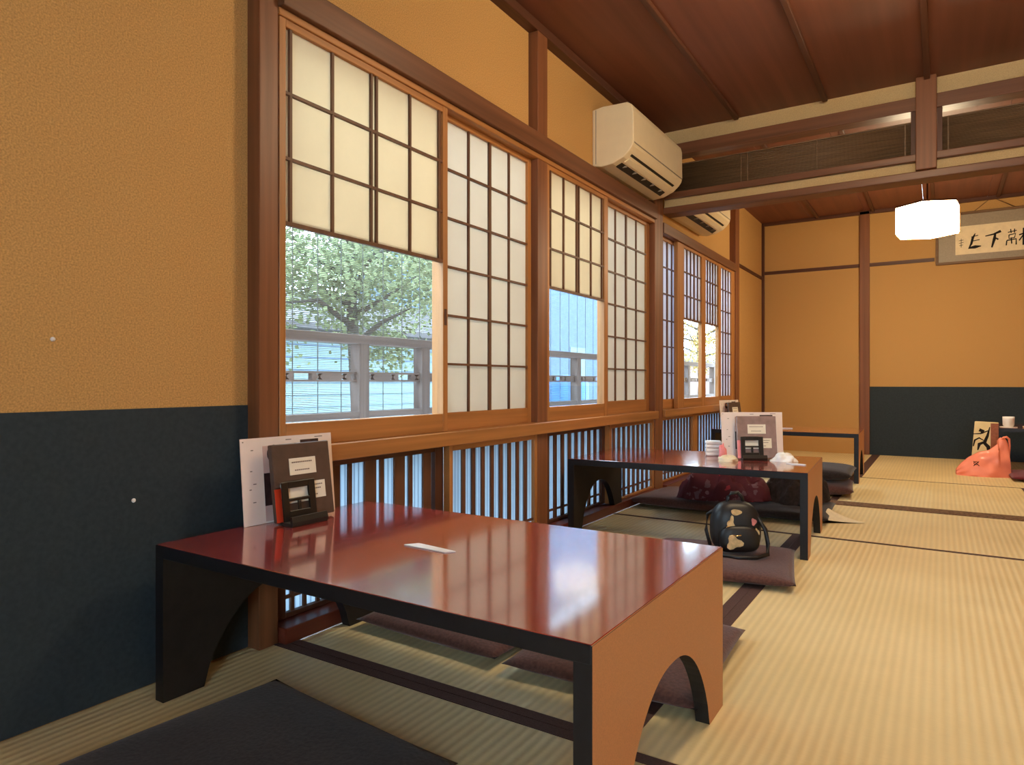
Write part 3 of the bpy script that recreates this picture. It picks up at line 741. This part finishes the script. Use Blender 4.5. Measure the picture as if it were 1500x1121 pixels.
glyph(.30, cz, .075, [([(.1, .9), (-.15, .35), (-.3, -.35), (-.5, -.8), (.1, -.75), (.7, -.7)], [.05, .13, .12, .18, .2, .05]), ([(-.3, .5), (.4, .65)], .05), ([(-.1, 0), (.55, .1)], .05)])
glyph(.44, cz, .075, [([(-.75, .45), (.1, .6), (.8, .9)], [.06, .1, .16]), ([(.25, .7), (.15, 0), (-.1, -1)], [.1, .16, .08]), ([(.3, .1), (.55, -.1)], .09)])
glyph(.575, cz, .08, [([(-.3, .6), (.5, .75)], .05), ([(-.05, .95), (.0, .5)], .05), ([(.3, .95), (.3, .5)], .05), ([(-.2, .3), (.4, .4), (.3, -.05), (-.2, -.1), (-.2, .3)], .06), ([(-.4, -.3), (.45, -.2), (.45, -.85)], .07), ([(-.4, -.3), (-.45, -.85)], .06), ([(0, 0), (.05, -.7)], .06)])
glyph(.70, cz, .085, [([(-.8, .2), (-.1, .4)], .07), ([(-.4, .9), (-.42, -.9)], [.09, .1]), ([(-.42, .2), (-.8, -.4)], .06), ([(.3, .85), (.0, .2)], [.1, .06]), ([(.45, .85), (.85, .25)], [.06, .14]), ([(.45, .2), (.15, -.5), (.7, -.45)], [.09, .11, .07])])
glyph(.20, cz-.01, .045, [([(0, .9), (0, -.9)], .05), ([(-.4, .5), (.4, .6)], .05), ([(-.4, 0), (.4, .1)], .05), ([(-.3, -.5), (.3, -.4)], .05)])
ch.build('brush_writing', 'ink', fr)
MB().tube([(.3, -.012, H_), (.42, -.008, H_+.10), (.45, -.008, H_+.10), (.6, -.012, H_)], .003, 6).build('hanging_cord', 'slat_x', fr)
# wall outlet under the nearest table
ol = thing('wall_outlet', 'ivory wall outlet low on the wainscot behind the nearest table leg', 'outlet', (PX+.002, 1.028, .12))
MB().box(0, .007, -.035, .035, -.06, .06).build('cover_plate', 'plastic_ivory', ol, .002)
for z in (-.022, .022): MB().box(.007, .009, -.014, .014, z-.014, z+.014).build('socket', 'frame_grey', ol)

# ------------------------------------------------------------------ outside
sobj(MB().box(-40, -.3, -20, 60, -.5, -.45).build('ground_outside', 'ext_ground'), 'pale paved ground outside the windows', 'ground')
def railing(label, y0, y1, posts):
    t = thing('balcony_railing', label, 'railing', (-.6, 0, 0), 0, 'wooden railings outside the windows')
    MB().box(-.03, .03, y0, y1, .885, .925).build('top_rail', 'weather_y', t, .004)
    MB().box(-.025, .025, y0, y1, .565, .592).build('bottom_rail', 'weather_y', t, .003)
    # middle rail with pierced shapes: built as an upper and a lower strip joined by cheeks
    m = MB(); m.box(-.012, .012, y0, y1, .755, .764); m.box(-.012, .012, y0, y1, .722, .731)
    y = y0; 
    while y < y1:
        m.box(-.012, .012, y, min(y1, y+.10), .731, .755)
        yy = y+.10
        if yy+.20 < y1:
            m.box(-.012, .012, yy+.034, yy+.055, .731, .755); m.box(-.012, .012, yy+.145, yy+.166, .731, .755)
            for q in (yy+.017, yy+.183):
                for s in (-1, 1): m.prism([(q+s*.017, .731), (q+s*.017, .755), (q+s*.006, .748), (q+s*.006, .738)], 'x', -.012, .012)
        y += .30
    m.build('pierced_rail', 'weather_y', t)
    for y in posts: MB().box(-.028, .028, y-.03, y+.03, -.45, .925).build('post', 'weather_z', t, .003)
railing('grey wooden railing with pierced rail outside the nearest window', 1.0, 3.1, (1.2, 2.12, 2.535, 3.0))
railing('grey wooden railing outside the second window bay', 3.12, 5.5, (3.25, 4.18, 4.75, 5.4))
railing('grey wooden railing outside the far window', 5.52, 9.6, (5.7, 6.6, 7.5, 8.5, 9.4))
def blind(label, y0, y1, x=-.74):
    t = thing('bamboo_blind', label, 'blind', (x, 0, 0), 0, 'split bamboo blinds outside the windows')
    s = MB(); z = .50
    while z < 2.0:
        s.box(-.0012, .0012, y0, y1, z, z+.0027); z += .0078
    s.build('slats', 'bamboo', t)
    c = MB(); y = y0+.06
    while y < y1: c.box(.0015, .0035, y-.0022, y+.0022, .49, 2.05); y += .135
    c.build('cords', 'bamboo', t)
    MB().tube([(0, y0, 2.02), (0, y1, 2.02)], .014, 8).build('head_rod', 'bamboo', t)
blind('split bamboo blind hanging outside the nearest window', 1.0, 3.15)
blind('split bamboo blind hanging outside the second window bay', 3.2, 5.4)
bd_ = thing('neighbour_house', 'long pale plastered house across the lane', 'building', (-7.0, 3, -.45))
b = MB(); b.box(-3, 0, -9, 9.5, 0, 2.0); b.build('wall', 'ext_wall', bd_)
b = MB()
for k in range(9): b.box(0, .012, -9, 9.5, .16+k*.2, .172+k*.2)
b.build('siding_lines', 'ext_wall_grey', bd_)
b = MB(); b.prism([(-3.3, 2.0), (.35, 2.0), (.35, 2.1), (-1.5, 2.85)], 'y', -9.2, 9.7); b.build('roof', 'ext_roof', bd_)
b2 = thing('house_outside', 'grey blue house beyond the second window bay', 'building', (-8.5, 19, -.45))
MB().box(-3, 0, -6.2, 4.5, 0, 7.4).build('wall', 'ext_wall_grey', b2)
MB().prism([(-3.3, 7.4), (.4, 7.4), (.4, 7.5), (-1.5, 8.6)], 'y', -6.4, 4.8).build('roof', 'ext_roof', b2)
for y in (-5.0, -2.4, .2, 2.6): MB().box(0, .03, y, y+1.1, 1.0, 2.3).build('window', 'ext_wall', b2)
b3 = thing('pink_house', 'pinkish low house seen through the far window', 'building', (-9.5, 32, -.45))
MB().box(-4, 0, -4.5, 14, 0, 2.2).build('wall', 'ext_wall_pink', b3)
MB().prism([(-4.3, 2.2), (.4, 2.2), (.4, 2.3), (-2, 3.1)], 'y', -4.8, 14.3).build('roof', 'ext_roof', b3)
bb = thing('blue_tank', 'bright blue water tank in the lane outside the second window', 'tank', (-3.2, 8.95, -.45))
MB().lathe([(0, 0), (.32, 0), (.34, .05), (.34, 1.15), (.28, 1.25), (0, 1.28)], k=20).build('tank_body', 'ext_blue', bb)
def tree(name, label, x, y, h, r, n, m, seed, zc):
    random.seed(seed); t = thing(name, label, 'tree', (x, y, -.45), 0, 'trees outside the windows')
    b = MB(); b.tube([(0, 0, 0), (.03, .05, h*.35), (-.03, .02, h*.7), (0, 0, h)], [.09, .07, .05, .02], 8)
    for k in range(11):
        an = k*2.4; z0 = h*(.58+.035*k); l = r*random.uniform(.6, 1)
        b.tube([(0, 0, z0), (l*.5*math.cos(an), l*.5*math.sin(an), z0+.2), (l*math.cos(an), l*math.sin(an), z0+random.uniform(.1, .5))], [.03, .02, .006], 6)
    b.build('trunk', 'bark', t)
    f = MB(); cg = lambda sd, l: max(-l, min(l, random.gauss(0, sd)))
    cl = [(cg(r*.5, r*.85), cg(r*.6, r*.85), zc+cg(r*.36, r*.8)) for _ in range(34)]
    for _ in range(n):
        c = random.choice(cl); p = Vector((c[0]+cg(.2, .3), c[1]+cg(.2, .3), c[2]+cg(.14, .3)))
        a = Vector((random.gauss(0, 1), random.gauss(0, 1), random.gauss(0, .6))).normalized(); q = a.orthogonal().normalized()
        q = (Matrix.Rotation(random.uniform(0, 6.28), 3, a) @ q); l = random.uniform(.035, .065); w = l*.4
        f.add([p, p+a*l*.5+q*w, p+a*l, p+a*l*.5-q*w], [(0, 1, 2, 3)])
    f.build('foliage', m, t)
tree('garden_tree', 'leafy green tree outside the nearest window', -3.1, 4.5, 2.6, 1.05, 11000, 'leaf', 3, 2.3)
tree('garden_tree', 'second green tree further along outside the nearest window', -3.9, 7.3, 2.9, .95, 6000, 'leaf', 4, 2.5)
tree('autumn_tree', 'yellow leaved tree seen through the far windows', -4.2, 18.8, 3.2, 1.7, 9000, 'leaf_yellow', 5, 2.45)

# ------------------------------------------------------------------ sky, sun, camera
w = bpy.data.worlds.new('sky'); S.world = w; w.use_nodes = True; nt = w.node_tree; nt.nodes.clear()
o = nt.nodes.new('ShaderNodeOutputWorld'); bg = nt.nodes.new('ShaderNodeBackground')
bg.inputs[0].default_value = (.63, .82, 1.0, 1); bg.inputs[1].default_value = 17
nt.links.new(bg.outputs[0], o.inputs[0])

F, VX, HY = 985.0, 1378.0, 560.0
cam = bpy.data.cameras.new('camera'); co = bpy.data.objects.new('camera', cam); COL.objects.link(co)
cam.sensor_width = 36; cam.lens = 36*F/1500; cam.clip_start = .02; cam.clip_end = 200
cam.shift_y = (HY-560.5)/1500
co.location = (1.5393, 0, .72)
co.rotation_euler = (PI/2, 0, math.atan((VX-750)/F))
S.camera = co
S.view_settings.view_transform = 'Standard'; S.view_settings.look = 'None'
S.view_settings.exposure = 0; S.view_settings.gamma = 1
try: S.view_settings.use_curve_mapping = False
except Exception: pass
S.cycles.use_denoising = True
S.cycles.max_bounces = 10; S.cycles.diffuse_bounces = 5; S.cycles.transparent_max_bounces = 24
S.cycles.sample_clamp_indirect = 6
